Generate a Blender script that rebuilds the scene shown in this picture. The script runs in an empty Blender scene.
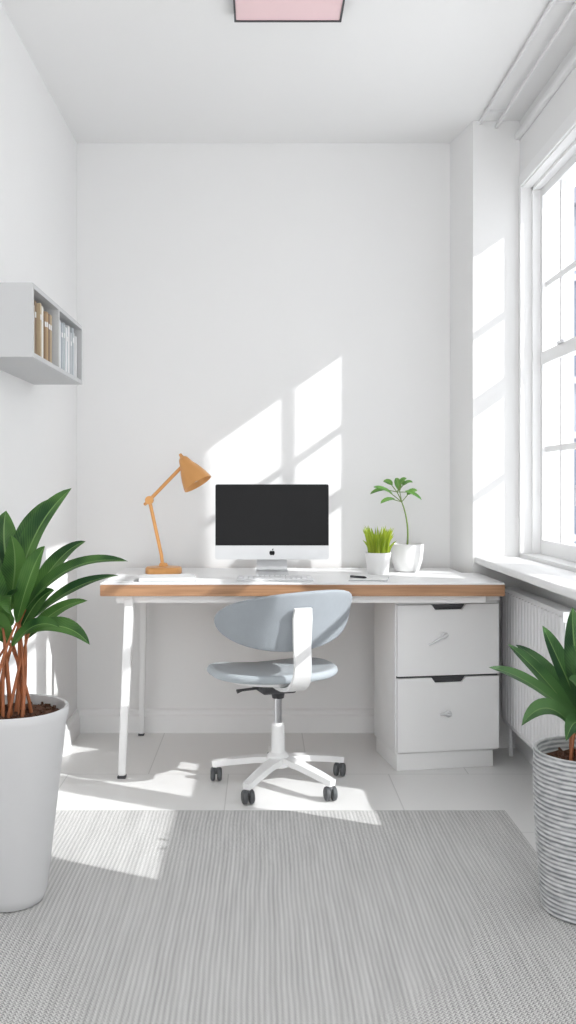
import bpy, bmesh, math, random
from mathutils import Vector, Matrix
random.seed(7)
S = bpy.context.scene
try:
    S.view_settings.view_transform = 'Standard'
    S.view_settings.look = 'None'
except Exception: pass

# ------------------------------------------------------------ materials
def mat(name, col, rough=0.5, metal=0.0, var=0.03, nscale=6.0, bump=0.0, bscale=60.0, spec=0.5, coat=0.0):
    m = bpy.data.materials.new(name); m.use_nodes = True
    nt = m.node_tree; b = nt.nodes['Principled BSDF']
    b.inputs['Roughness'].default_value = rough
    b.inputs['Metallic'].default_value = metal
    b.inputs['Specular IOR Level'].default_value = spec
    b.inputs['Coat Weight'].default_value = coat
    tc = nt.nodes.new('ShaderNodeTexCoord')
    n = nt.nodes.new('ShaderNodeTexNoise'); n.inputs['Scale'].default_value = nscale
    n.inputs['Detail'].default_value = 3
    nt.links.new(tc.outputs['Object'], n.inputs['Vector'])
    r = nt.nodes.new('ShaderNodeMix'); r.data_type = 'RGBA'
    r.inputs['A'].default_value = (*[c*(1-var) for c in col], 1)
    r.inputs['B'].default_value = (*[min(1, c*(1+var)) for c in col], 1)
    nt.links.new(n.outputs['Fac'], r.inputs['Factor'])
    nt.links.new(r.outputs['Result'], b.inputs['Base Color'])
    if bump > 0:
        n2 = nt.nodes.new('ShaderNodeTexNoise'); n2.inputs['Scale'].default_value = bscale
        bp = nt.nodes.new('ShaderNodeBump'); bp.inputs['Strength'].default_value = bump
        bp.inputs['Distance'].default_value = 0.01
        nt.links.new(tc.outputs['Object'], n2.inputs['Vector'])
        nt.links.new(n2.outputs['Fac'], bp.inputs['Height'])
        nt.links.new(bp.outputs['Normal'], b.inputs['Normal'])
    return m

M = {}
M['wall'] = mat('wall_paint', (0.875,0.873,0.87), 0.9, var=0.008, nscale=3, spec=0.2)
M['ceil'] = mat('ceiling_paint', (0.89,0.888,0.885), 0.9, var=0.006, spec=0.2)
M['trim'] = mat('trim_paint', (0.90,0.90,0.90), 0.45, var=0.01)
M['white'] = mat('white_lacquer', (0.88,0.88,0.88), 0.35, var=0.01)
M['whitemetal'] = mat('white_metal', (0.87,0.87,0.87), 0.3, var=0.01)
M['rad'] = mat('radiator_enamel', (0.84,0.84,0.845), 0.35, var=0.01)
M['shelf'] = mat('shelf_grey', (0.60,0.605,0.61), 0.6, var=0.02)
M['black'] = mat('screen_black', (0.008,0.008,0.009), 0.28, var=0.1, spec=0.15)
M['dark'] = mat('dark_plastic', (0.05,0.05,0.055), 0.45, var=0.1)
M['caster'] = mat('caster_rubber', (0.09,0.095,0.10), 0.5, var=0.1)
M['chrome'] = mat('chrome', (0.6,0.6,0.62), 0.18, metal=1.0, var=0.02)
M['alu'] = mat('aluminium', (0.74,0.75,0.76), 0.35, metal=0.3, var=0.01)
M['chair'] = mat('chair_seat_fabric', (0.42,0.46,0.49), 0.75, var=0.04, nscale=40, bump=0.1, bscale=300)
M['chairb'] = mat('chair_back_fabric', (0.32,0.35,0.38), 0.7, var=0.04, nscale=40, bump=0.1, bscale=300)
M['lamp'] = mat('lamp_ochre_metal', (0.74,0.37,0.13), 0.30, metal=0.4, var=0.05, nscale=10)
M['ceramic'] = mat('ceramic_white', (0.84,0.84,0.835), 0.3, var=0.02)
M['potwhite'] = mat('planter_white', (0.66,0.662,0.67), 0.45, var=0.02)
M['soil'] = mat('soil', (0.10,0.045,0.025), 0.95, var=0.6, nscale=60, bump=1.0, bscale=90)
M['stem'] = mat('stem_red', (0.36,0.12,0.045), 0.5, var=0.35, nscale=25)
M['gstem'] = mat('stem_green', (0.16,0.24,0.05), 0.5, var=0.2)
M['pink'] = mat('lamp_panel_pink', (0.93,0.68,0.70), 0.5, var=0.02)
M['paper'] = mat('paper', (0.80,0.80,0.80), 0.8, var=0.02)
M['ncover'] = mat('notebook_cover', (0.36,0.37,0.385), 0.6, var=0.02)
M['key'] = mat('keycap', (0.86,0.86,0.87), 0.5)
M['build'] = mat('facade', (0.24,0.265,0.30), 0.9, var=0.04, nscale=1)
M['bwin'] = mat('facade_glass', (0.13,0.15,0.19), 0.3)
M['roof'] = mat('facade_roof', (0.20,0.21,0.24), 0.8)
M['ftrim'] = mat('facade_trim', (0.34,0.36,0.39), 0.8)

def wood():
    m = mat('desk_wood', (0.42,0.20,0.09), 0.45)
    nt = m.node_tree; b = nt.nodes['Principled BSDF']
    tc = nt.nodes.new('ShaderNodeTexCoord'); mp = nt.nodes.new('ShaderNodeMapping')
    mp.inputs['Scale'].default_value = (1.5, 12, 40)
    n = nt.nodes.new('ShaderNodeTexNoise'); n.inputs['Scale'].default_value = 3; n.inputs['Detail'].default_value = 6
    cr = nt.nodes.new('ShaderNodeValToRGB')
    cr.color_ramp.elements[0].position = 0.3; cr.color_ramp.elements[0].color = (0.33,0.165,0.080,1)
    cr.color_ramp.elements[1].position = 0.7; cr.color_ramp.elements[1].color = (0.50,0.28,0.15,1)
    nt.links.new(tc.outputs['Object'], mp.inputs['Vector']); nt.links.new(mp.outputs['Vector'], n.inputs['Vector'])
    nt.links.new(n.outputs['Fac'], cr.inputs['Fac']); nt.links.new(cr.outputs['Color'], b.inputs['Base Color'])
    return m
M['wood'] = wood()

def mth(nt, op, a, b=None, c=None):
    n = nt.nodes.new('ShaderNodeMath'); n.operation = op
    for i, v in enumerate((a, b, c)):
        if v is None: continue
        if isinstance(v, (int, float)): n.inputs[i].default_value = v
        else: nt.links.new(v, n.inputs[i])
    return n.outputs[0]

def rugmat():
    m = bpy.data.materials.new('rug_weave'); m.use_nodes = True
    nt = m.node_tree; b = nt.nodes['Principled BSDF']; b.inputs['Roughness'].default_value = 0.95
    b.inputs['Specular IOR Level'].default_value = 0.1
    tc = nt.nodes.new('ShaderNodeTexCoord'); sp = nt.nodes.new('ShaderNodeSeparateXYZ')
    nz = nt.nodes.new('ShaderNodeTexNoise'); nz.inputs['Scale'].default_value = 3
    nt.links.new(tc.outputs['Object'], nz.inputs['Vector'])
    nt.links.new(tc.outputs['Object'], sp.inputs['Vector'])
    wob = mth(nt, 'MULTIPLY', nz.outputs['Fac'], 0.012)
    x = mth(nt, 'ADD', sp.outputs['X'], wob); y = mth(nt, 'ADD', sp.outputs['Y'], wob)
    u = mth(nt, 'MULTIPLY', x, 80.0)
    pp = mth(nt, 'PINGPONG', u, 0.5)
    v = mth(nt, 'ADD', mth(nt, 'MULTIPLY', y, 92.0), mth(nt, 'MULTIPLY', pp, 1.9))
    f = mth(nt, 'MULTIPLY', mth(nt, 'PINGPONG', v, 0.5), 1.5)
    f2 = mth(nt, 'ADD', mth(nt, 'MULTIPLY', pp, 0.55), mth(nt, 'MULTIPLY', f, 0.85))
    mp = nt.nodes.new('ShaderNodeMapping'); mp.inputs['Scale'].default_value = (84, 5, 1)
    nt.links.new(tc.outputs['Object'], mp.inputs['Vector'])
    n4 = nt.nodes.new('ShaderNodeTexNoise'); n4.inputs['Scale'].default_value = 0.6
    nt.links.new(mp.outputs['Vector'], n4.inputs['Vector'])
    n3 = nt.nodes.new('ShaderNodeTexNoise'); n3.inputs['Scale'].default_value = 210
    nt.links.new(tc.outputs['Object'], n3.inputs['Vector'])
    f3 = mth(nt, 'ADD', f2, mth(nt, 'MULTIPLY', mth(nt, 'SUBTRACT', n3.outputs['Fac'], 0.5), 0.9))
    f3 = mth(nt, 'ADD', f3, mth(nt, 'MULTIPLY', mth(nt, 'SUBTRACT', n4.outputs['Fac'], 0.5), 0.35))
    cr = nt.nodes.new('ShaderNodeValToRGB')
    cr.color_ramp.elements[0].position = 0.10; cr.color_ramp.elements[0].color = (0.27,0.27,0.27,1)
    cr.color_ramp.elements[1].position = 0.72; cr.color_ramp.elements[1].color = (0.76,0.755,0.742,1)
    nt.links.new(f3, cr.inputs['Fac']); nt.links.new(cr.outputs['Color'], b.inputs['Base Color'])
    bp = nt.nodes.new('ShaderNodeBump'); bp.inputs['Strength'].default_value = 0.25; bp.inputs['Distance'].default_value = 0.003
    nt.links.new(f3, bp.inputs['Height']); nt.links.new(bp.outputs['Normal'], b.inputs['Normal'])
    return m
M['rug'] = rugmat()

def floormat():
    m = bpy.data.materials.new('floor_tile'); m.use_nodes = True
    nt = m.node_tree; b = nt.nodes['Principled BSDF']; b.inputs['Roughness'].default_value = 0.28
    tc = nt.nodes.new('ShaderNodeTexCoord'); mp = nt.nodes.new('ShaderNodeMapping')
    mp.inputs['Location'].default_value = (0.13, 0.02, 0)
    br = nt.nodes.new('ShaderNodeTexBrick'); br.offset = 0.5
    br.inputs['Scale'].default_value = 1.0
    br.inputs['Brick Width'].default_value = 0.62; br.inputs['Row Height'].default_value = 0.62
    br.inputs['Mortar Size'].default_value = 0.0022
    br.inputs['Color1'].default_value = (0.85,0.848,0.84,1); br.inputs['Color2'].default_value = (0.83,0.828,0.82,1)
    br.inputs['Mortar'].default_value = (0.64,0.64,0.63,1)
    nt.links.new(tc.outputs['Object'], mp.inputs['Vector']); nt.links.new(mp.outputs['Vector'], br.inputs['Vector'])
    nt.links.new(br.outputs['Color'], b.inputs['Base Color'])
    return m
M['floor'] = floormat()

def leafmat(name, c1, c2, rib):
    m = bpy.data.materials.new(name); m.use_nodes = True
    nt = m.node_tree; b = nt.nodes['Principled BSDF']; b.inputs['Roughness'].default_value = 0.40
    b.inputs['Specular IOR Level'].default_value = 0.35
    uv = nt.nodes.new('ShaderNodeUVMap'); uv.uv_map = 'UVMap'
    sp = nt.nodes.new('ShaderNodeSeparateXYZ'); nt.links.new(uv.outputs['UV'], sp.inputs['Vector'])
    d = mth(nt, 'ABSOLUTE', mth(nt, 'SUBTRACT', sp.outputs['X'], 0.5))
    ribf = mth(nt, 'LESS_THAN', d, 0.03)
    vein = mth(nt, 'SINE', mth(nt, 'MULTIPLY', mth(nt, 'SUBTRACT', sp.outputs['Y'], mth(nt, 'MULTIPLY', d, 0.35)), 170.0))
    tc = nt.nodes.new('ShaderNodeTexCoord')
    n = nt.nodes.new('ShaderNodeTexNoise'); n.inputs['Scale'].default_value = 9
    nt.links.new(tc.outputs['Object'], n.inputs['Vector'])
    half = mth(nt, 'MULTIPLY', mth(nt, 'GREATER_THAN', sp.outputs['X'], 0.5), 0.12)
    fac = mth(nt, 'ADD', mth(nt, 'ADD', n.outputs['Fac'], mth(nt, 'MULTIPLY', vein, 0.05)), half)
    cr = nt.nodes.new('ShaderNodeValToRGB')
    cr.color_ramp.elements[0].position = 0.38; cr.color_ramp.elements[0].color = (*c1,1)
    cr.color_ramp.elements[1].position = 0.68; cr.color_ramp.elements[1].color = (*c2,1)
    nt.links.new(fac, cr.inputs['Fac'])
    mx = nt.nodes.new('ShaderNodeMix'); mx.data_type = 'RGBA'
    nt.links.new(ribf, mx.inputs['Factor']); nt.links.new(cr.outputs['Color'], mx.inputs['A']); mx.inputs['B'].default_value = (*rib,1)
    nt.links.new(mx.outputs['Result'], b.inputs['Base Color'])
    tr = nt.nodes.new('ShaderNodeBsdfTranslucent'); nt.links.new(mx.outputs['Result'], tr.inputs['Color'])
    ms = nt.nodes.new('ShaderNodeMixShader'); ms.inputs[0].default_value = 0.25
    nt.links.new(b.outputs[0], ms.inputs[1]); nt.links.new(tr.outputs[0], ms.inputs[2])
    nt.links.new(ms.outputs[0], nt.nodes['Material Output'].inputs['Surface'])
    return m
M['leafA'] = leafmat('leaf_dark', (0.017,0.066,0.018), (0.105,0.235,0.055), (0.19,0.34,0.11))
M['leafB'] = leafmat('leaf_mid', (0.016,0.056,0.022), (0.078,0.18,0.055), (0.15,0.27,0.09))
M['leafC'] = leafmat('leaf_small', (0.07,0.20,0.04), (0.16,0.33,0.07), (0.22,0.4,0.12))
M['grass'] = leafmat('grass_blade', (0.22,0.34,0.02), (0.45,0.54,0.05), (0.42,0.52,0.08))

RIB = 0.400/34
def basket():
    m = bpy.data.materials.new('basket_weave'); m.use_nodes = True
    nt = m.node_tree; b = nt.nodes['Principled BSDF']; b.inputs['Roughness'].default_value = 0.85
    tc = nt.nodes.new('ShaderNodeTexCoord'); sp = nt.nodes.new('ShaderNodeSeparateXYZ')
    nt.links.new(tc.outputs['Object'], sp.inputs['Vector'])
    z = mth(nt, 'SUBTRACT', sp.outputs['Z'], 0.015)
    s = mth(nt, 'SINE', mth(nt, 'MULTIPLY', z, 2*math.pi/RIB))
    mp = nt.nodes.new('ShaderNodeMapping'); mp.inputs['Scale'].default_value = (1, 1, 5)
    nt.links.new(tc.outputs['Object'], mp.inputs['Vector'])
    n2 = nt.nodes.new('ShaderNodeTexNoise'); n2.inputs['Scale'].default_value = 26; n2.inputs['Detail'].default_value = 4
    nt.links.new(mp.outputs['Vector'], n2.inputs['Vector'])
    f = mth(nt, 'ADD', mth(nt, 'MULTIPLY', s, 0.22), n2.outputs['Fac'])
    cr = nt.nodes.new('ShaderNodeValToRGB')
    cr.color_ramp.elements[0].position = 0.20; cr.color_ramp.elements[0].color = (0.20,0.21,0.22,1)
    cr.color_ramp.elements[1].position = 0.72; cr.color_ramp.elements[1].color = (0.62,0.625,0.63,1)
    nt.links.new(f, cr.inputs['Fac']); nt.links.new(cr.outputs['Color'], b.inputs['Base Color'])
    return m
M['basket'] = basket()

g = bpy.data.materials.new('window_glass'); g.use_nodes = True
nt = g.node_tree; nt.nodes.clear()
o = nt.nodes.new('ShaderNodeOutputMaterial'); a = nt.nodes.new('ShaderNodeBsdfTransparent'); gl = nt.nodes.new('ShaderNodeBsdfGlossy')
gl.inputs['Roughness'].default_value = 0.02; a.inputs['Color'].default_value = (0.97,0.98,0.99,1)
mx = nt.nodes.new('ShaderNodeMixShader'); mx.inputs[0].default_value = 0.05
nt.links.new(a.outputs[0], mx.inputs[1]); nt.links.new(gl.outputs[0], mx.inputs[2]); nt.links.new(mx.outputs[0], o.inputs['Surface'])
M['glass'] = g

# ------------------------------------------------------------ mesh helpers
def empty(name, loc=(0,0,0)):
    e = bpy.data.objects.new(name, None); S.collection.objects.link(e); e.location = loc
    e.empty_display_size = 0.1
    return e

def finish(bm, name, m, parent=None, smooth=False, ang=0.6):
    bmesh.ops.recalc_face_normals(bm, faces=bm.faces)
    if smooth:
        for f in bm.faces: f.smooth = True
        for e in bm.edges:
            if len(e.link_faces) == 2 and e.calc_face_angle(0) > ang: e.smooth = False
    me = bpy.data.meshes.new(name); bm.to_mesh(me); bm.free()
    ob = bpy.data.objects.new(name, me); S.collection.objects.link(ob)
    for mm in (m if isinstance(m, (list, tuple)) else [m]): me.materials.append(mm)
    if parent:
        ob.parent = parent
        ob.matrix_parent_inverse = Matrix.Translation(-parent.location)
    return ob

def addbox(bm, x0,x1,y0,y1,z0,z1, mi=0, mtx=None):
    vs = [bm.verts.new((x,y,z)) for x in (x0,x1) for y in (y0,y1) for z in (z0,z1)]
    if mtx:
        for v in vs: v.co = mtx @ v.co
    for idx in ((0,1,3,2),(4,6,7,5),(0,4,5,1),(2,3,7,6),(0,2,6,4),(1,5,7,3)):
        f = bm.faces.new([vs[i] for i in idx]); f.material_index = mi

def box(name, x0,x1,y0,y1,z0,z1, m, parent=None, bevel=0.0, mtx=None, seg=2):
    bm = bmesh.new(); addbox(bm, x0,x1,y0,y1,z0,z1, 0, mtx)
    if bevel > 0:
        bmesh.ops.bevel(bm, geom=list(bm.edges), offset=bevel, segments=seg, affect='EDGES', profile=0.5)
    return finish(bm, name, m, parent, smooth=bevel > 0, ang=1.0)

def lathe_bm(bm, prof, seg=40, mtx=None):
    rings = []
    for r, z in prof:
        if r < 1e-6:
            v = bm.verts.new((0,0,z)); rings.append([v])
        else:
            rings.append([bm.verts.new((r*math.cos(2*math.pi*i/seg), r*math.sin(2*math.pi*i/seg), z)) for i in range(seg)])
    for a, b in zip(rings[:-1], rings[1:]):
        if len(a) == 1 and len(b) == 1: continue
        for i in range(seg):
            j = (i+1) % seg
            if len(a) == 1: bm.faces.new((a[0], b[i], b[j]))
            elif len(b) == 1: bm.faces.new((a[i], a[j], b[0]))
            else: bm.faces.new((a[i], a[j], b[j], b[i]))
    if mtx:
        for ring in rings:
            for v in ring: v.co = mtx @ v.co

def lathe(name, prof, m, parent=None, seg=40, mtx=None, ang=0.6):
    bm = bmesh.new(); lathe_bm(bm, prof, seg, mtx)
    return finish(bm, name, m, parent, smooth=True, ang=ang)

def orient(p, d):
    d = Vector(d).normalized()
    return Matrix.Translation(Vector(p)) @ d.to_track_quat('Z', 'Y').to_matrix().to_4x4()

def tube_bm(bm, pts, radii, seg=12):
    pts = [Vector(p) for p in pts]
    if isinstance(radii, (int, float)): radii = [radii]*len(pts)
    up = Vector((0.13, 0.97, 0.2)).normalized()
    rings = []
    for i, p in enumerate(pts):
        t = (pts[min(i+1, len(pts)-1)] - pts[max(i-1, 0)]).normalized()
        a = t.cross(up)
        if a.length < 0.05: a = t.cross(Vector((1,0,0)))
        a.normalize(); b = t.cross(a).normalized()
        rings.append([bm.verts.new(p + radii[i]*(a*math.cos(2*math.pi*k/seg) + b*math.sin(2*math.pi*k/seg))) for k in range(seg)])
    for r0, r1 in zip(rings[:-1], rings[1:]):
        for k in range(seg):
            j = (k+1) % seg; bm.faces.new((r0[k], r0[j], r1[j], r1[k]))
    bm.faces.new(rings[0]); bm.faces.new(list(reversed(rings[-1])))

def tube(name, pts, radii, m, parent=None, seg=14):
    bm = bmesh.new(); tube_bm(bm, pts, radii, seg)
    return finish(bm, name, m, parent, smooth=True, ang=1.0)

def bez(a, b, c, n):
    a, b, c = Vector(a), Vector(b), Vector(c)
    return [a*(1-t)**2 + b*2*t*(1-t) + c*t*t for t in [i/n for i in range(n+1)]]

def leaf_bm(bm, pts, width, nrm, fold=0.18, pw=(0.6, 0.75), cols=4, wave=0.0):
    uvl = bm.loops.layers.uv.get('UVMap') or bm.loops.layers.uv.new('UVMap')
    n = len(pts)-1; mx = max(((i/50)**pw[0])*((1-i/50)**pw[1]) for i in range(51))
    rows = []
    nrm = Vector(nrm).normalized(); ph = random.random()*6
    for i, p in enumerate(pts):
        t = i/n
        T = (pts[min(i+1, n)] - pts[max(i-1, 0)]).normalized()
        s = T.cross(nrm)
        if s.length < 0.1: s = T.cross(Vector((1,0,0)))
        s.normalize(); N = s.cross(T).normalized()
        w = width*0.5*((max(t, 0.004)**pw[0])*((1-t)**pw[1]))/mx + 0.0012*(1-t)
        row = []
        for k in range(cols+1):
            o = -1 + 2*k/cols
            h = abs(o)*w*fold*2 + wave*w*math.sin(t*9+ph+o*1.5)*abs(o)
            row.append((bm.verts.new(p + s*o*w + N*h), k/cols, t))
        rows.append(row)
    for r0, r1 in zip(rows[:-1], rows[1:]):
        for k in range(cols):
            q = (r0[k], r0[k+1], r1[k+1], r1[k])
            f = bm.faces.new([e[0] for e in q]); f.smooth = True
            for lp, e in zip(f.loops, q): lp[uvl].uv = (e[1], e[2])

def leaf_obj(bm, name, m, parent):
    me = bpy.data.meshes.new(name); bm.to_mesh(me); bm.free()
    ob = bpy.data.objects.new(name, me); S.collection.objects.link(ob); me.materials.append(m)
    ob.parent = parent; ob.matrix_parent_inverse = Matrix.Translation(-parent.location)
    return ob

# ------------------------------------------------------------ room shell
XL, XR, YB, ZC = -0.839, 1.098, 4.33, 2.67
Y0 = -0.8
PY = 4.066
WT = 0.22
box('floor', XL-0.15, XR+WT, Y0, YB+0.15, -0.1, 0, M['floor'])
box('ceiling', XL-0.15, XR+WT, Y0, YB+0.15, ZC, ZC+0.1, M['ceil'])
box('wall_back', XL-0.15, XR+WT, YB, YB+0.15, 0, ZC, M['wall'])
box('wall_left', XL-0.15, XL, Y0, YB, 0, ZC, M['wall'])
opens = [(3.24, 4.035, 0.83, 2.375), (2.66, 3.17, 0.50, 2.375), (1.90, 2.60, 0.98, 2.375)]  # first opening is in view; the others are added to shape floor sunlight
bm = bmesh.new()
ycur = YB
for (a, b, z0, z1) in opens:
    addbox(bm, XR, XR+WT, b, ycur, 0, ZC)
    addbox(bm, XR, XR+WT, a, b, 0, z0); addbox(bm, XR, XR+WT, a, b, z1, ZC)
    ycur = a
addbox(bm, XR, XR+WT, Y0, ycur, 0, ZC)
finish(bm, 'wall_right', M['wall'])
bm = bmesh.new()
base = [(0.853, YB-0.001), (0.898, PY), (XR-0.0005, PY), (XR-0.0005, YB-0.001)]
lo = [bm.verts.new((x, y, 0)) for x, y in base]; hi = [bm.verts.new((x, y, ZC)) for x, y in base]
bm.faces.new(lo); bm.faces.new(hi)
for i in range(4): bm.faces.new((lo[i], lo[(i+1)%4], hi[(i+1)%4], hi[i]))
finish(bm, 'wall_pier', M['wall'])

def baseboard(name, p0, p1, inward):
    prof = [(0,0),(0.018,0),(0.018,0.075),(0.013,0.083),(0.013,0.098),(0.008,0.106),(0,0.106)]
    bm = bmesh.new(); inw = Vector((*inward, 0))
    rr = []
    for p in (p0, p1):
        rr.append([bm.verts.new(Vector((p[0], p[1], z)) + inw*d) for d, z in prof])
    n = len(prof)
    for i in range(n): bm.faces.new((rr[0][i], rr[0][(i+1)%n], rr[1][(i+1)%n], rr[1][i]))
    bm.faces.new(rr[0]); bm.faces.new(rr[1])
    return finish(bm, name, M['trim'])
baseboard('baseboard_back', (XL, YB), (0.853, YB), (0,-1))
baseboard('baseboard_left', (XL, Y0), (XL, YB-0.02), (1,0))
baseboard('baseboard_right', (XR, Y0), (XR, PY), (-1,0))

# windows
def window(idx, a, b, z0, z1, vs, hs, thick):
    e = empty('window_%d' % idx, (XR+0.1, (a+b)/2, z0))
    xf0, xf1 = 1.175, 1.225
    bm = bmesh.new(); fr = 0.034
    addbox(bm, xf0, xf1, a, a+fr, z0, z1); addbox(bm, xf0, xf1, b-fr, b, z0, z1)
    addbox(bm, xf0, xf1, a+fr, b-fr, z0, z0+0.06); addbox(bm, xf0, xf1, a+fr, b-fr, z1-0.045, z1)
    addbox(bm, 1.140, 1.176, b-0.012, b, z0, z1); addbox(bm, 1.140, 1.176, a, a+0.012, z0, z1); addbox(bm, 1.140, 1.176, a, b, z1-0.012, z1)
    finish(bm, 'frame', M['trim'], e)
    bm = bmesh.new()
    for v in vs: addbox(bm, 1.188, 1.210, v-0.010, v+0.010, z0+0.05, z1-0.03)
    for h in hs: addbox(bm, 1.1885, 1.2095, a+0.02, b-0.02, h-0.012, h+0.012)
    for h in thick: addbox(bm, 1.172, 1.218, a+0.02, b-0.02, h-0.026, h+0.026)
    finish(bm, 'muntins', M['trim'], e)
    bm = bmesh.new(); addbox(bm, 1.1985, 1.2000, a+0.02, b-0.02, z0+0.04, z1-0.03)
    finish(bm, 'glass', M['glass'], e)
    bm = bmesh.new(); t = 0.005
    addbox(bm, XR-t, XR, a-0.028, a, z0, z1+0.055); addbox(bm, XR-t, XR, b, b+0.028, z0, z1+0.055)
    addbox(bm, XR-0.010, XR, a, b, z1+0.005, z1+0.055)
    finish(bm, 'casing', M['trim'], e)
    return e
w1 = window(1, *opens[0], [3.80, 3.57, 3.40], [1.96, 1.27], [1.65])
window(2, *opens[1], [], [0.95, 1.27, 1.96], [1.65])  # unseen opening, added to throw a sun patch near the chair
window(3, *opens[2], [], [1.96], [1.65])  # out of view, added and sized for the sun patch at floor left
box('latch', 1.160, 1.172, 3.70, 3.76, 1.672, 1.686, M['chrome'], w1, 0.003)
box('latch', 1.172, 1.188, 3.56, 3.58, 1.04, 1.12, M['chrome'], w1, 0.003)
box('window_sill', 0.905, XR, 2.64, PY, 0.785, 0.815, M['trim'], None, 0.006)
box('trim_1', 1.06, XR, 3.20, PY, 0.74, 0.785, M['trim'], None)
# unseen slatted panel, added outside window 1 to block part of its sun
XO = XR+WT
sh = empty('window_shutter', (XO, 3.2, 0.83))
bm = bmesh.new()
y0s, y1s = 3.18, 3.21
addbox(bm, XO, XO+0.05, y0s, y1s, 0.8, 3.1); addbox(bm, XO+0.67, XO+0.72, y0s, y1s, 0.8, 3.1)
for z in (0.8, 1.9, 3.04): addbox(bm, XO+0.05, XO+0.67, y0s, y1s, z, z+0.06)
finish(bm, 'shutter_frame', M['trim'], sh)
bm = bmesh.new()
for i in range(57):
    z = 0.87 + i*0.038
    addbox(bm, XO+0.05, XO+0.67, y0s+0.005, y1s-0.005, z-0.002, z+0.042)
finish(bm, 'slats', M['trim'], sh)

# curtain rails at the ceiling
cr = empty('curtain_rail', (0.95, 3, 2.65))
for i, (x, z) in enumerate(((0.925, 2.655), (0.995, 2.640))):
    box('rail_%d' % (i+1), x-0.006, x+0.006, 1.6, PY-0.01, z-0.006, z+0.006, M['rad'], cr, 0.002)
for y in (3.95, 3.05, 2.2):
    box('bracket', 0.92, 1.005, y-0.008, y+0.008, 2.658, ZC, M['rad'], cr)
box('trim_2', 1.075, XR-0.0005, 1.6, PY-0.005, 2.585, 2.612, M['trim'], None, 0.004)

# radiator
rd = empty('radiator', (1.04, 3.6, 0.1))
bm = bmesh.new()
y = 3.20
while y < 3.98:
    addbox(bm, 1.0, 1.018, y, y+0.030, 0.15, 0.68); addbox(bm, 1.05, 1.066, y, y+0.030, 0.15, 0.68)
    y += 0.042
bmesh.ops.bevel(bm, geom=list(bm.edges), offset=0.005, segments=1, affect='EDGES')
finish(bm, 'ribs', M['rad'], rd)
bm = bmesh.new()
addbox(bm, 1.006, 1.062, 3.19, 3.985, 0.66, 0.695); addbox(bm, 1.006, 1.062, 3.19, 3.985, 0.135, 0.17)
addbox(bm, 1.014, 1.05, 3.195, 3.98, 0.17, 0.66)
finish(bm, 'headers', M['rad'], rd)
box('wall_mount', 1.06, XR, 3.4, 3.44, 0.3, 0.5, M['rad'], rd)
tube('pipe', [(1.03,3.95,0.14),(1.03,3.95,0.0)], 0.009, M['rad'], rd)
tube('pipe', [(1.03,3.3,0.14),(1.03,3.3,0.0)], 0.009, M['rad'], rd)

# rug
bm = bmesh.new(); addbox(bm, -0.80, 0.832, 0.6, 3.265, 0.0, 0.009)
bmesh.ops.bevel(bm, geom=list(bm.edges), offset=0.003, segments=2, affect='EDGES')
finish(bm, 'woven_rug', M['rug'])

# ceiling lamp panel
cl = empty('ceiling_light', (0.085, 2.95, ZC))
box('panel', -0.085, 0.255, 2.80, 3.14, ZC-0.022, ZC, M['pink'], cl)
bm = bmesh.new(); f = 0.006
addbox(bm, -0.091, 0.261, 3.14, 3.146, ZC-0.026, ZC); addbox(bm, -0.091, 0.261, 2.794, 2.80, ZC-0.026, ZC)
addbox(bm, -0.091, -0.085, 2.80, 3.14, ZC-0.026, ZC); addbox(bm, 0.255, 0.261, 2.80, 3.14, ZC-0.026, ZC)
finish(bm, 'frame', M['dark'], cl)
cl.location.y = 2.95

# ------------------------------------------------------------ wall shelf
ws = empty('bookshelf', (XL, 3.13, 1.49))
sx = -0.66; sy0, sy1, sz0, sz1 = 2.75, 3.51, 1.489, 1.703; t = 0.014
bm = bmesh.new(); XW = XL-0.002
addbox(bm, XW, sx, sy0, sy1, sz0, sz0+t); addbox(bm, XW, sx, sy0, sy1, sz1-t, sz1)
addbox(bm, XW, sx, sy0, sy0+t, sz0+t, sz1-t); addbox(bm, XW, sx, sy1-t, sy1, sz0+t, sz1-t)
addbox(bm, XW, sx, 3.10, 3.10+t, sz0+t, sz1-t)
addbox(bm, XW, XL+0.008, sy0+t, sy1-t, sz0+t, sz1-t)
finish(bm, 'carcass', M['shelf'], ws)
cols = [(0.62,0.58,0.48),(0.30,0.19,0.10),(0.46,0.32,0.18),(0.72,0.69,0.60),(0.26,0.18,0.12),(0.50,0.40,0.27),(0.8,0.78,0.72),(0.16,0.13,0.10)]
cols2 = [(0.50,0.53,0.56),(0.78,0.79,0.80),(0.40,0.44,0.48),(0.82,0.82,0.82),(0.55,0.57,0.60)]
def books(y, yend, cc, tag):
    k = 0
    while y < yend:
        w = random.uniform(0.016, 0.030); h = random.uniform(0.150, 0.172); d = random.uniform(0.150, 0.163)
        c = cc[k % len(cc)]
        mm = mat('book_cover_%s%d' % (tag, k), c, 0.7, var=0.05)
        bm = bmesh.new()
        z0 = sz0+t
        xf = XL+0.01+d
        addbox(bm, XL+0.012, xf-0.002, y+0.002, y+w-0.003, z0+0.003, z0+h-0.004, 1)
        addbox(bm, XL+0.010, xf, y, y+0.002, z0, z0+h, 0); addbox(bm, XL+0.010, xf, y+w-0.003, y+w-0.001, z0, z0+h, 0)
        addbox(bm, xf-0.002, xf, y+0.002, y+w-0.003, z0, z0+h, 0)
        addbox(bm, xf, xf+0.0006, y+0.003, y+w-0.004, z0+h*0.7, z0+h*0.8, 1)
        finish(bm, 'book', [mm, M['paper']], ws)
        y += w+0.0005; k += 1
books(2.768, 3.068, cols, 'a'); books(3.118, 3.46, cols2, 'b')

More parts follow.
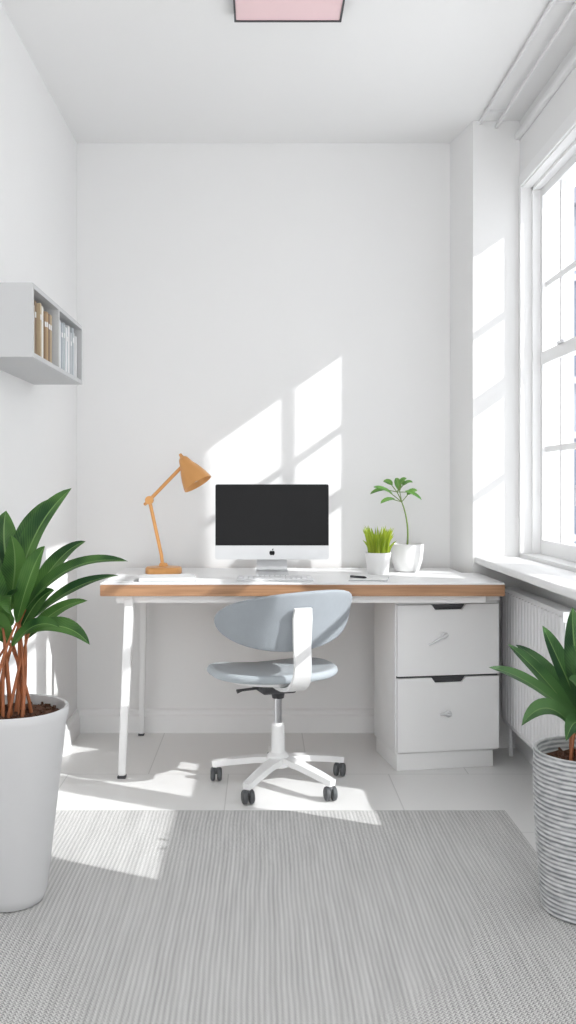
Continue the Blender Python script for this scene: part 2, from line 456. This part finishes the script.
# ------------------------------------------------------------ desk
dk = empty('desk', (0.15, 3.95, 0))
def poly_slab(name, pts, z0, z1, m, parent, bevel=0):
    bm = bmesh.new()
    lo = [bm.verts.new((x, y, z0)) for x, y in pts]; hi = [bm.verts.new((x, y, z1)) for x, y in pts]
    bm.faces.new(lo); bm.faces.new(hi); n = len(pts)
    for i in range(n): bm.faces.new((lo[i], lo[(i+1)%n], hi[(i+1)%n], hi[i]))
    if bevel: bmesh.ops.bevel(bm, geom=list(bm.edges), offset=bevel, segments=2, affect='EDGES')
    return finish(bm, name, m, parent)
DT = 0.747
outl = [(-0.616,3.63),(0.924,3.63),(0.924,4.057),(0.845,4.057),(0.845,4.305),(-0.616,4.305)]
poly_slab('wood_slab', outl, DT-0.050, DT-0.007, M['wood'], dk, 0.002)
poly_slab('white_top', outl, DT-0.007, DT, M['white'], dk, 0.002)
bm = bmesh.new()
addbox(bm, -0.56, 0.86, 3.67, 3.69, DT-0.080, DT-0.050)
addbox(bm, -0.56, 0.82, 4.24, 4.26, DT-0.080, DT-0.050)
addbox(bm, -0.56, -0.54, 3.69, 4.24, DT-0.080, DT-0.050)
finish(bm, 'apron', M['whitemetal'], dk)
def leg(name, top, bot, w=0.028, w2=0.036):
    bm = bmesh.new()
    a = [bm.verts.new((top[0]+sx_*w2/2, top[1]+sy_*w2/2, top[2])) for sx_, sy_ in ((-1,-1),(1,-1),(1,1),(-1,1))]
    b = [bm.verts.new((bot[0]+sx_*w/2, bot[1]+sy_*w/2, bot[2])) for sx_, sy_ in ((-1,-1),(1,-1),(1,1),(-1,1))]
    bm.faces.new(a); bm.faces.new(b)
    for i in range(4): bm.faces.new((a[i], a[(i+1)%4], b[(i+1)%4], b[i]))
    bmesh.ops.bevel(bm, geom=list(bm.edges), offset=0.004, segments=2, affect='EDGES')
    finish(bm, name, M['whitemetal'], dk)
leg('leg_front', (-0.510,3.68,DT-0.050), (-0.536,3.655,0.008))
leg('leg_rear', (-0.525,4.25,DT-0.050), (-0.540,4.275,0.006), 0.024, 0.03)
leg('leg_rear_right', (0.80,4.25,DT-0.050), (0.80,4.27,0.006), 0.024, 0.03)
box('foot', -0.552,-0.520,3.639,3.671,0,0.010,M['dark'],dk,0.002)
box('foot', -0.553,-0.527,4.262,4.288,0,0.008,M['dark'],dk,0.002)
box('foot', 0.787,0.813,4.257,4.283,0,0.008,M['dark'],dk,0.002)

# ------------------------------------------------------------ drawer cabinet
fc = empty('drawer_cabinet', (0.529, 3.725, 0))
RT = Matrix.Translation((0.523, 3.725, 0)) @ Matrix.Rotation(math.radians(9.5), 4, 'Z')
W, Dp = 0.425, 0.305
box('plinth', 0.006, W-0.02, 0.012, Dp-0.01, 0, 0.066, M['white'], fc, 0.002, RT)
box('body', 0, W, 0.012, Dp, 0.066, 0.662, M['white'], fc, 0.003, RT)
box('top_panel', -0.002, W+0.002, -0.006, Dp, 0.662, 0.680, M['white'], fc, 0.003, RT)
def drawer(name, z0, z1):
    c = W*0.5; y0, y1 = -0.008, 0.012
    nt_ = [(0.004,z0),(W-0.004,z0),(W-0.004,z1),(c+0.070,z1),(c+0.055,z1-0.020),(c-0.055,z1-0.020),(c-0.070,z1),(0.004,z1)]
    bm = bmesh.new()
    a = [bm.verts.new(RT @ Vector((x, y0, z))) for x, z in nt_]; b = [bm.verts.new(RT @ Vector((x, y1, z))) for x, z in nt_]
    bm.faces.new(a); bm.faces.new(b)
    for i in range(len(a)): bm.faces.new((a[i], a[(i+1)%8], b[(i+1)%8], b[i]))
    finish(bm, name, M['white'], fc)
    box(name+'_recess', c-0.069, c+0.069, 0.004, 0.0125, z1-0.024, z1, M['dark'], fc, 0, RT)
drawer('drawer_upper', 0.373, 0.650); drawer('drawer_lower', 0.078, 0.364)
def pull(name, x, z, tilt, L):
    mm = RT @ Matrix.Translation((x, -0.008, z)) @ Matrix.Rotation(tilt, 4, 'Y')
    pts = [mm @ Vector(p) for p in ((-L/2,-0.012,0),(-L*0.1,-0.016,0.002),(L*0.3,-0.014,0),(L/2,-0.010,0))]
    tube(name+'_lever', pts, [0.004,0.005,0.0065,0.008], M['alu'], fc, 12)
    lathe(name+'_rosette', [(0,-0.001),(0.013,-0.001),(0.013,0.005),(0.010,0.008),(0,0.010)], M['alu'], fc, 24, orient(mm @ Vector((L*0.35,0,0)), RT.to_3x3() @ Vector((0,-1,0))))
pull('pull_upper', 0.165, 0.515, math.radians(-28), 0.085)
pull('pull_lower', 0.195, 0.222, math.radians(3), 0.045)
box('seam', 0.004, W-0.004, 0.006, 0.0125, 0.3635, 0.3735, M['dark'], fc, 0, RT)

# ------------------------------------------------------------ monitor
cm = empty('desktop_computer', (0.04, 3.97, DT))
mx0, mx1, mz0, mz1, my = -0.194, 0.277, 0.812, 1.124, 3.95
def rpanel(name, x0, x1, z0, z1, y0, y1, rt, rb, m, parent):
    pts = []
    for (cx_, cz_, r, a0) in ((x1-rt, z1-rt, rt, 0), (x0+rt, z1-rt, rt, 90), (x0+rb, z0+rb, rb, 180), (x1-rb, z0+rb, rb, 270)):
        for k in range(6):
            t_ = math.radians(a0 + 90*k/5); pts.append((cx_+r*math.cos(t_), cz_+r*math.sin(t_)))
    bm = bmesh.new()
    a = [bm.verts.new((x, y0, z)) for x, z in pts]; b = [bm.verts.new((x, y1, z)) for x, z in pts]
    bm.faces.new(a); bm.faces.new(b); n = len(pts)
    for i in range(n): bm.faces.new((a[i], a[(i+1)%n], b[(i+1)%n], b[i]))
    return finish(bm, name, m, parent)
rpanel('housing', mx0, mx1, mz0, mz1, my, my+0.018, 0.008, 0.010, M['alu'], cm)
rpanel('screen', mx0+0.0015, mx1-0.0015, mz0+0.058, mz1-0.0015, my-0.003, my, 0.007, 0.0005, M['black'], cm)
cxm = (mx0+mx1)/2
def ribbon(name, path, widths, th, m, parent, xdir=(1,0,0), mtx=None, bevel=0.003):
    bm = bmesh.new(); X = Vector(xdir); rings = []
    path = [Vector(p) for p in path]
    for i, p in enumerate(path):
        T = (path[min(i+1, len(path)-1)] - path[max(i-1, 0)]).normalized()
        N = T.cross(X).normalized(); w = widths[i] if isinstance(widths, list) else widths
        rings.append([bm.verts.new(p + X*a*w/2 + N*b*th/2) for a, b in ((-1,-1),(1,-1),(1,1),(-1,1))])
    for r0, r1 in zip(rings[:-1], rings[1:]):
        for k in range(4): bm.faces.new((r0[k], r0[(k+1)%4], r1[(k+1)%4], r1[k]))
    bm.faces.new(rings[0]); bm.faces.new(rings[-1])
    if mtx:
        for v in bm.verts: v.co = mtx @ v.co
    return finish(bm, name, m, parent, smooth=True, ang=0.9)
path = [(cxm, 3.87, DT+0.004),(cxm, 3.95, DT+0.004),(cxm, 4.02, DT+0.005),(cxm, 4.045, DT+0.012),(cxm,4.05,DT+0.03),(cxm,4.03,DT+0.08),(cxm,3.995,DT+0.15),(cxm,3.968,DT+0.19)]
ribbon('stand', path, [0.135,0.135,0.135,0.133,0.13,0.125,0.12,0.12], 0.008, M['alu'], cm)
bm = bmesh.new()
def disc(bm, cx, cz, rx, rz, rot=0, n=20, y0=my-0.0012, y1=my+0.001):
    a = []; b = []
    for i in range(n):
        t_ = 2*math.pi*i/n; x_ = rx*math.cos(t_); z_ = rz*math.sin(t_)
        x2 = x_*math.cos(rot)-z_*math.sin(rot); z2 = x_*math.sin(rot)+z_*math.cos(rot)
        a.append(bm.verts.new((cx+x2, y0, cz+z2))); b.append(bm.verts.new((cx+x2, y1, cz+z2)))
    bm.faces.new(a); bm.faces.new(b)
    for i in range(n): bm.faces.new((a[i], a[(i+1)%n], b[(i+1)%n], b[i]))
zc = mz0+0.027
disc(bm, cxm-0.0045, zc, 0.0065, 0.0095, 0.1); disc(bm, cxm+0.0045, zc, 0.0065, 0.0095, -0.1, y0=my-0.0013); disc(bm, cxm+0.003, zc+0.014, 0.002, 0.0045, -0.6)
finish(bm, 'emblem', M['black'], cm)

# keyboard
kb = empty('computer_keyboard', (0.05, 3.77, DT))
box('base', -0.098, 0.20, 3.700, 3.825, DT, DT+0.009, M['alu'], kb, 0.003)
bm = bmesh.new()
for r in range(5):
    for c in range(14):
        x = -0.092+c*0.0207; yk = 3.710+r*0.0220
        if r == 0 and 3 <= c <= 8:
            if c == 3: addbox(bm, x, x+0.0207*6-0.004, yk, yk+0.017, DT+0.009, DT+0.013)
            continue
        addbox(bm, x, x+0.0165, yk, yk+0.017, DT+0.009, DT+0.013)
finish(bm, 'keys', M['key'], kb)

# notepad + pen, notebook, loose paper
tb = empty('notepad', (0.42, 3.78, DT))
RP = Matrix.Translation((0.425, 3.79, DT)) @ Matrix.Rotation(math.radians(-10), 4, 'Z')
box('backing', -0.075, 0.075, -0.085, 0.085, 0, 0.003, M['ncover'], tb, 0, RP)
box('sheets', -0.074, 0.074, -0.084, 0.084, 0.003, 0.008, M['paper'], tb, 0, RP)
tube('pen', [(0.350,3.770,DT+0.013),(0.400,3.722,DT+0.013),(0.407,3.716,DT+0.013)], [0.0045,0.0045,0.001], M['dark'])
nb = empty('notebook', (-0.42, 3.78, DT))
RN = Matrix.Translation((-0.375, 3.755, DT)) @ Matrix.Rotation(math.radians(8), 4, 'Z')
box('cover', -0.11, 0.11, -0.075, 0.075, 0, 0.003, M['ncover'], nb, 0, RN)
box('pages', -0.109, 0.108, -0.074, 0.073, 0.003, 0.013, M['paper'], nb, 0, RN)
box('top_cover', -0.11, 0.11, -0.075, 0.075, 0.013, 0.0155, M['shelf'], nb, 0, RN)
RN2 = Matrix.Translation((-0.53, 3.82, DT)) @ Matrix.Rotation(math.radians(-14), 4, 'Z')
box('loose_paper', -0.06, 0.06, -0.10, 0.10, 0.0002, 0.0030, M['paper'], None, 0, RN2)

# ------------------------------------------------------------ desk lamp
dl = empty('desk_lamp', (-0.415, 3.97, DT))
bx, by = -0.415, 4.03
lathe('base', [(0,0),(0.074,0),(0.077,0.004),(0.077,0.022),(0.072,0.028),(0.02,0.032),(0.014,0.044),(0,0.044)], M['lamp'], dl, 48, Matrix.Translation((bx, by, DT)))
P0 = Vector((bx-0.005, by, DT+0.035)); P1 = Vector((-0.475, by, 1.056)); P2 = Vector((-0.328, by-0.01, 1.207))
tube('arm_lower', [P0, P0+Vector((-0.004,0,0.04)), P1], 0.0075, M['lamp'], dl)
tube('arm_upper', [P1, P2], 0.0075, M['lamp'], dl)
def joint(name, p, r, h):
    lathe(name, [(0,-h),(r,-h),(r*1.05,-h*0.7),(r*1.05,h*0.7),(r,h),(0,h)], M['lamp'], dl, 24, orient(p, (0,1,0)))
joint('elbow_joint', P1, 0.017, 0.015); joint('head_joint', P2, 0.013, 0.014); joint('base_joint', P0, 0.013, 0.013)
tube('counter_stub', [P1, P1+Vector((-0.022,0,-0.02))], [0.009,0.006], M['lamp'], dl)
ax = Vector((0.50, -0.16, -0.82)).normalized()
A = P2 + Vector((0.0,0,0.015)) - ax*0.012
sp_ = [(0,-0.004),(0.014,-0.004),(0.020,0.004),(0.025,0.018),(0.031,0.035),(0.043,0.058),(0.055,0.090),(0.064,0.124),(0.0645,0.128),(0.0625,0.127),(0.053,0.090),(0.041,0.061),(0.029,0.038),(0,0.036)]
lathe('shade', sp_, M['lamp'], dl, 40, orient(A, ax), ang=1.2)
tube('finial', [A, A-ax*0.022], [0.010,0.006], M['lamp'], dl)
lathe('bulb', [(0,0.038),(0.012,0.04),(0.013,0.06),(0.026,0.085),(0.026,0.10),(0.015,0.113),(0,0.116)], M['ceramic'], dl, 24, orient(A, ax), ang=1.5)

# ------------------------------------------------------------ office chair
CX, CY = 0.06, 3.57
ch = empty('office_chair', (CX, CY, 0))
RC = Matrix.Translation((CX-0.010, CY, 0)) @ Matrix.Rotation(math.radians(18), 4, 'Z')
def pad(name, fn, m, th, parent, rings=7, seg=40):
    bm = bmesh.new(); rr = []
    c0 = bm.verts.new(fn(0, 0))
    for i in range(1, rings+1):
        r = i/rings
        rr.append([bm.verts.new(fn(r*math.cos(2*math.pi*k/seg), r*math.sin(2*math.pi*k/seg))) for k in range(seg)])
    for k in range(seg): bm.faces.new((c0, rr[0][k], rr[0][(k+1)%seg]))
    for a, b in zip(rr[:-1], rr[1:]):
        for k in range(seg): bm.faces.new((a[k], b[k], b[(k+1)%seg], a[(k+1)%seg]))
    ob = finish(bm, name, m, parent, smooth=True, ang=3)
    md = ob.modifiers.new('Solid', 'SOLIDIFY'); md.thickness = th; md.offset = 0
    md = ob.modifiers.new('Bev', 'BEVEL'); md.width = th*0.42; md.segments = 3; md.angle_limit = math.radians(50)
    return ob
def seatf(u, v):
    r = math.hypot(u, v)
    sq = 1.0 + 0.06*(abs(u*v))*2
    x = u*0.236*sq; y = v*0.215*sq - 0.005
    z = 0.418 + 0.020*r**3 - (0.030*max(0, v)**3)
    return RC @ Vector((x-0.014, y, z))
pad('seat', seatf, M['chair'], 0.030, ch)
def undf(u, v):
    return RC @ Vector((u*0.17-0.01, v*0.15, 0.394+0.012*math.hypot(u, v)**2))
pad('seat_shell', undf, M['whitemetal'], 0.02, ch)
def backf(u, v):
    R = 0.275; th = u*math.radians(69)
    if v < 0: hh = 0.108*(1-0.14*u*u)
    else: hh = 0.102*(1+0.05*u)
    z = 0.648 + v*hh + 0.016*u
    rr = R + 0.02*v
    return RC @ Vector((rr*math.sin(th), -rr*math.cos(th)+0.012, z))
pad('backrest', backf, M['chairb'], 0.020, ch)
pth = bez((0,-0.05,0.388),(0,-0.30,0.372),(0,-0.292,0.50),8) + [Vector((0,-0.286,0.58)), Vector((0,-0.290,0.66)), Vector((0,-0.298,0.695))]
ribbon('back_support', pth, [0.07,0.07,0.07,0.07,0.068,0.066,0.064,0.062,0.06,0.064,0.07,0.062], 0.014, M['whitemetal'], ch, mtx=RC)
box('mechanism', -0.07, 0.06, -0.07, 0.08, 0.352, 0.388, M['dark'], ch, 0.008, RC)
tube('lever', [RC @ Vector((-0.05,0.0,0.366)), RC @ Vector((-0.13,0.0,0.362)), RC @ Vector((-0.150,0,0.358))], [0.005,0.005,0.008], M['dark'], ch)
TC = Matrix.Translation((CX,CY,0))
lathe('gas_lift', [(0,0.22),(0.014,0.22),(0.014,0.36),(0,0.36)], M['chrome'], ch, 28, TC)
lathe('collar', [(0,0.325),(0.022,0.325),(0.024,0.335),(0.026,0.352),(0,0.352)], M['dark'], ch, 28, TC)
lathe('column_sleeve', [(0,0.09),(0.033,0.09),(0.033,0.115),(0.026,0.13),(0.024,0.225),(0.018,0.232),(0,0.232)], M['whitemetal'], ch, 28, TC)
lathe('hub', [(0,0.07),(0.038,0.07),(0.044,0.08),(0.042,0.112),(0.030,0.124),(0,0.124)], M['whitemetal'], ch, 28, TC)
for i in range(5):
    a_ = math.radians(-54 + 7 + 72*i)
    d = Vector((math.cos(a_), math.sin(a_), 0)); C = Vector((CX+0.012, CY, 0))
    sd = Vector((-d.y, d.x, 0)); R_ = 0.25
    ribbon('base_arm_%d' % (i+1), [C+d*0.02+Vector((0,0,0.098)), C+d*0.10+Vector((0,0,0.092)), C+d*0.19+Vector((0,0,0.078)), C+d*(R_+0.012)+Vector((0,0,0.064))], [0.050,0.044,0.036,0.028], 0.022, M['whitemetal'], ch, xdir=sd)
    cc = C + d*R_
    tube('caster_stem_%d' % (i+1), [cc+Vector((0,0,0.066)), cc+Vector((0,0,0.045))], 0.007, M['chrome'], ch)
    rr_ = random.uniform(-0.5, 0.5)
    wd = Vector((math.cos(rr_), math.sin(rr_)*0.6, 0)).normalized()
    for s_ in (-1, 1):
        lathe('caster_wheel_%d' % (i+1), [(0,-0.009),(0.019,-0.009),(0.024,-0.006),(0.0255,0),(0.024,0.006),(0.019,0.009),(0.010,0.0095),(0,0.0095)], M['caster'], ch, 24, orient(cc + wd*0.0125*s_ + Vector((0,0,0.0257)), wd))
    lathe('caster_hood_%d' % (i+1), [(0,0.028),(0.010,0.028),(0.012,0.043),(0.008,0.050),(0,0.050)], M['caster'], ch, 16, Matrix.Translation(cc))

# ------------------------------------------------------------ small plants on desk
gp = empty('potted_grass', (0.482, 3.97, DT))
T1 = Matrix.Translation((0.486, 4.0, DT))
lathe('pot', [(0,0),(0.040,0),(0.043,0.004),(0.055,0.088),(0.055,0.091),(0.051,0.091),(0.049,0.082),(0,0.082)], M['ceramic'], gp, 36, T1)
lathe('soil', [(0,0.0845),(0.049,0.083)], M['soil'], gp, 24, T1)
bm = bmesh.new()
for i in range(95):
    a_ = random.uniform(0, 6.28); r = 0.045*math.sqrt(random.random())
    b0 = Vector((0.486+r*math.cos(a_), 4.0+r*math.sin(a_), DT+0.080))
    h = random.uniform(0.06, 0.125)
    o = Vector((math.cos(a_), math.sin(a_), 0))*(r*0.5+random.uniform(0, 0.015))
    leaf_bm(bm, bez(b0, b0+Vector((0,0,h*0.6)), b0+o+Vector((random.uniform(-.008,.008),0,h)), 5), random.uniform(0.006,0.010), (random.uniform(-.6,.6),-1,0.1), cols=2, pw=(0.25,0.6))
leaf_obj(bm, 'grass_blades', M['grass'], gp)

sx_c, sy_c = 0.626, 4.12
pp = empty('potted_seedling', (sx_c, sy_c, DT))
T2 = Matrix.Translation((sx_c, sy_c, DT))
lathe('pot', [(0,0),(0.044,0),(0.052,0.006),(0.066,0.05),(0.071,0.095),(0.071,0.118),(0.067,0.120),(0.065,0.10),(0,0.10)], M['ceramic'], pp, 40, T2, ang=0.9)
lathe('soil', [(0,0.104),(0.065,0.102)], M['soil'], pp, 24, T2)
st = bez((sx_c, sy_c, DT+0.10), (sx_c+0.015, sy_c, DT+0.24), (sx_c-0.045, sy_c-0.01, 1.09), 10)
bm = bmesh.new(); tube_bm(bm, st, [0.0045-0.00025*i for i in range(11)], 8)
tips = [(-0.160,0,1.080),(-0.150,-0.03,1.110),(-0.10,0.03,1.135),(-0.050,0,1.150),(-0.005,-0.02,1.145),(0.045,0.0,1.095),(0.060,-0.02,1.055),(-0.12,-0.04,1.040),(0.02,-0.03,1.13)]
lb = bmesh.new()
for i, tp in enumerate(tips):
    root = st[8 if i % 2 else 10]
    tip = Vector((sx_c+tp[0], sy_c+tp[1], tp[2]))
    mid = root.lerp(tip, 0.45)+Vector((0,0,0.015)); start = root.lerp(mid, 0.7)
    tube_bm(bm, [root, start, mid], 0.0018, 6)
    leaf_bm(lb, bez(mid - (tip-root)*0.12, (mid+tip)/2+Vector((0,0,0.014)), tip, 7), 0.028, (random.uniform(-.3,.3),-0.5,0.8), fold=0.1)
finish(bm, 'stems', M['gstem'], pp, smooth=True, ang=1.5)
leaf_obj(lb, 'leaves', M['leafC'], pp)

# ------------------------------------------------------------ large planter left
lx, ly = -0.672, 2.56; ZR = 0.009
pl = empty('potted_plant', (lx, ly, ZR))
T3 = Matrix.Translation((lx, ly, ZR))
lathe('planter', [(0,0),(0.078,0),(0.086,0.004),(0.095,0.03),(0.145,0.475),(0.151,0.495),(0.152,0.514),(0.149,0.519),(0.142,0.517),(0.138,0.49),(0.137,0.475),(0,0.475)], M['potwhite'], pl, 64, T3, ang=1.0)
def soil(name, cx, cy, z, r, parent):
    bm = bmesh.new()
    lathe_bm(bm, [(0,z)]+[(r*k/8, z) for k in range(1, 9)], 36, Matrix.Translation((cx, cy, 0)))
    for v in bm.verts:
        d = math.hypot(v.co.x-cx, v.co.y-cy)/r
        if d < 0.97: v.co.z += random.uniform(-0.003, 0.012)
    finish(bm, name, M['soil'], parent, smooth=False)
    bm = bmesh.new()
    for i in range(70):
        a_ = random.uniform(0, 6.28); q = r*0.92*math.sqrt(random.random()); s_ = random.uniform(0.004, 0.009)
        mm = Matrix.Translation((cx+q*math.cos(a_), cy+q*math.sin(a_), z+0.008)) @ Matrix.Rotation(random.uniform(0,3), 4, Vector((random.random(), random.random(), random.random()+.1)).normalized())
        addbox(bm, -s_, s_, -s_*0.7, s_*0.7, -s_*0.4, s_*0.4, 0, mm)
    finish(bm, name+'_chips', M['soil'], parent)
soil('soil', lx, ly, ZR+0.492, 0.1375, pl)
LL = [
 ((0.015,-0.02,0.80),(0.172,-0.05,1.112),(-0.045,0.055),0.078,(-0.5,-0.8,0.3)),
 ((0.045,-0.03,0.79),(0.322,-0.06,0.920),(-0.03,0.090),0.056,(-0.2,-0.5,0.85)),
 ((0.055,0.02,0.76),(0.285,0.02,0.876),(-0.01,0.045),0.046,(-0.1,-0.5,0.85)),
 ((0.05,-0.05,0.73),(0.225,-0.08,0.705),(0.02,0.065),0.052,(0.0,-0.6,0.8)),
 ((0.0,0.03,0.82),(-0.030,0.06,1.05),(-0.03,0.03),0.080,(0.3,-0.9,0.2)),
 ((0.01,0.0,0.83),(0.080,0.08,1.080),(-0.02,0.04),0.074,(-0.4,-0.9,0.2)),
 ((-0.02,-0.03,0.78),(-0.12,-0.03,1.02),(0.0,0.06),0.080,(0.4,-0.8,0.4)),
 ((0.03,-0.06,0.76),(0.120,-0.13,0.965),(0.0,0.05),0.056,(-0.3,-0.9,0.3)),
 ((-0.03,-0.04,0.76),(-0.140,-0.12,0.84),(0.0,0.08),0.066,(0.1,-0.7,0.7)),
 ((0.02,-0.07,0.70),(0.165,-0.16,0.76),(0.0,0.06),0.044,(0.0,-0.7,0.7)),
 ((-0.01,-0.06,0.77),(-0.05,-0.18,0.93),(0.0,0.07),0.072,(0.1,-0.8,0.5)),
 ((0.0,-0.03,0.74),(-0.10,-0.16,0.73),(0.0,0.07),0.060,(0.1,-0.7,0.7)),
 ((0.03,0.05,0.78),(0.17,0.16,0.96),(0.0,0.07),0.052,(-0.3,-0.8,0.5)),
 ((0.0,0.05,0.80),(-0.09,0.15,1.02),(0.0,0.05),0.075,(0.2,-0.9,0.3)),
 ((0.01,-0.05,0.75),(0.045,-0.17,0.84),(0.0,0.06),0.058,(0.0,-0.7,0.6)),
 ((-0.01,0.0,0.78),(0.02,-0.08,0.99),(0.03,0.03),0.064,(0.2,-0.9,0.2)),
 ((0.02,0.0,0.72),(0.12,-0.02,0.84),(0.0,0.05),0.050,(-0.1,-0.8,0.5)),
 ((0.0,-0.03,0.70),(-0.04,-0.15,0.78),(0.0,0.06),0.055,(0.0,-0.8,0.5)),
 ((0.03,0.03,0.70),(0.19,0.08,0.80),(0.0,0.05),0.040,(0.0,-0.7,0.7)),
]
def bigplant(cx, cy, zs, LL, parent, lm, spread, sr=0.0052):
    sb = bmesh.new(); lb = bmesh.new()
    for i, (b, tp, lift, w, nn) in enumerate(LL):
        B = Vector((cx+b[0], cy+b[1], b[2])); Tp = Vector((cx+tp[0], cy+tp[1], tp[2]))
        a_ = i*2.4; r = spread*(0.15+0.85*((i*37) % 10)/10)
        root = Vector((cx+r*math.cos(a_), cy+r*math.sin(a_)-0.01, zs))
        ctl = root.lerp(B, 0.5)+Vector((0.022*math.cos(a_),0.02*math.sin(a_),0.03))
        tube_bm(sb, bez(root, ctl, B, 8), [sr*(1-0.055*k) for k in range(9)], 8)
        mid = (B+Tp)/2 + Vector((lift[0], 0, lift[1]))
        leaf_bm(lb, bez(B, mid, Tp, 16), w, nn, fold=0.16, cols=6, wave=0.06, pw=(0.65,0.85))
    finish(sb, 'stems', M['stem'], parent, smooth=True, ang=1.5)
    leaf_obj(lb, 'leaves', lm, parent)
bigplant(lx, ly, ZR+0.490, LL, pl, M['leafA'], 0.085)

# ------------------------------------------------------------ planter right
rx, ry = 0.848, 2.50
pr = empty('potted_plant.001', (rx, ry, ZR))
T4 = Matrix.Translation((rx, ry, ZR))
prof = [(0,0),(0.106,0)]
N = 34*6; H = 0.400
for i in range(N+1):
    tt = i/N; prof.append((0.112+0.021*math.sin(tt*math.pi*0.55) + 0.0018*math.sin(2*math.pi*34*tt), 0.006+tt*H))
prof += [(0.133, H+0.012),(0.131,H+0.020),(0.124,H+0.018),(0.120,H-0.02),(0,H-0.02)]
lathe('basket', prof, M['basket'], pr, 64, T4, ang=1.5)
soil('soil', rx, ry, ZR+H-0.017, 0.119, pr)
RL = [
 ((-0.02,-0.02,0.50),(-0.262,-0.03,0.648),(-0.02,0.060),0.046,(0.2,-0.6,0.8)),
 ((-0.02,0.0,0.50),(-0.200,0.02,0.700),(-0.01,0.04),0.043,(0.2,-0.8,0.5)),
 ((-0.03,-0.05,0.47),(-0.190,-0.08,0.510),(-0.01,0.12),0.053,(0.1,-0.6,0.8)),
 ((-0.01,0.0,0.52),(-0.120,-0.02,0.755),(-0.01,0.03),0.055,(0.3,-0.9,0.2)),
 ((0.0,0.0,0.52),(-0.035,0.0,0.800),(-0.02,0.03),0.070,(0.1,-0.9,0.1)),
 ((0.01,0.0,0.52),(0.060,0.03,0.790),(0.01,0.03),0.070,(-0.1,-0.9,0.2)),
 ((0.02,-0.02,0.50),(0.160,-0.03,0.690),(0.0,0.06),0.065,(-0.3,-0.8,0.4)),
 ((0.0,-0.05,0.49),(-0.090,-0.14,0.640),(0.0,0.06),0.060,(0.1,-0.8,0.6)),
 ((0.01,-0.05,0.49),(0.05,-0.18,0.62),(0.0,0.07),0.065,(-0.1,-0.8,0.6)),
 ((0.02,0.04,0.50),(0.11,0.14,0.70),(0.0,0.06),0.065,(-0.2,-0.8,0.5)),
 ((-0.01,0.04,0.51),(-0.15,0.13,0.68),(0.0,0.05),0.043,(0.2,-0.8,0.5)),
 ((0.02,-0.03,0.48),(0.18,-0.08,0.56),(0.0,0.09),0.065,(-0.1,-0.6,0.8)),
 ((-0.02,-0.06,0.47),(-0.10,-0.15,0.49),(0.0,0.09),0.048,(0.1,-0.6,0.8)),
 ((0.0,-0.02,0.50),(-0.06,-0.08,0.715),(0.02,0.02),0.055,(0.0,-0.9,0.3)),
]
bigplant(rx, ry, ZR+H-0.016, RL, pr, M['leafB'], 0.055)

# ------------------------------------------------------------ outside
nb_ = empty('apartment_building', (6, 15, -8))
bm = bmesh.new(); addbox(bm, 2.5, 12, 14, 18, -8, 5.2); finish(bm, 'facade', M['build'], nb_)
bm = bmesh.new(); addbox(bm, 2.3, 12.2, 13.8, 18.2, 5.2, 5.5); finish(bm, 'cornice', M['roof'], nb_)
bm = bmesh.new(); bm2 = bmesh.new()
for i in range(7):
    for j in range(5):
        x = 3.0+i*1.3; z = -6.5+j*2.3
        addbox(bm, x, x+0.7, 13.97, 14.0, z, z+1.4)
        addbox(bm2, x-0.08, x+0.78, 13.9, 14.0, z-0.1, z); addbox(bm2, x+0.33, x+0.37, 13.95, 13.97, z, z+1.4)
        addbox(bm2, x-0.08, x+0.78, 13.92, 14.0, z+1.4, z+1.5)
finish(bm, 'facade_windows', M['bwin'], nb_); finish(bm2, 'facade_trim', M['ftrim'], nb_)

# ------------------------------------------------------------ light
w = bpy.data.worlds.new('World'); S.world = w; w.use_nodes = True
bg = w.node_tree.nodes['Background']; bg.inputs[0].default_value = (0.985,0.99,1.0,1); bg.inputs[1].default_value = 2.7
sun = bpy.data.lights.new('sun', 'SUN'); sun.energy = 4.8; sun.angle = 0.010; sun.color = (1.0,0.985,0.96)
so = bpy.data.objects.new('sun', sun); S.collection.objects.link(so)
so.rotation_euler = Vector((-1, 0.49, -0.70)).to_track_quat('-Z', 'Y').to_euler()
so.location = (6, -2, 6)

# ------------------------------------------------------------ camera
cd = bpy.data.cameras.new('camera'); co = bpy.data.objects.new('camera', cd); S.collection.objects.link(co)
co.location = (0, 0, 1.12); co.rotation_euler = (math.pi/2, 0, 0)
cd.sensor_width = 36; cd.sensor_fit = 'AUTO'; cd.lens = 36*955/1024
cd.shift_x = 26/1024; cd.shift_y = -27/1024
cd.clip_start = 0.05
S.camera = co
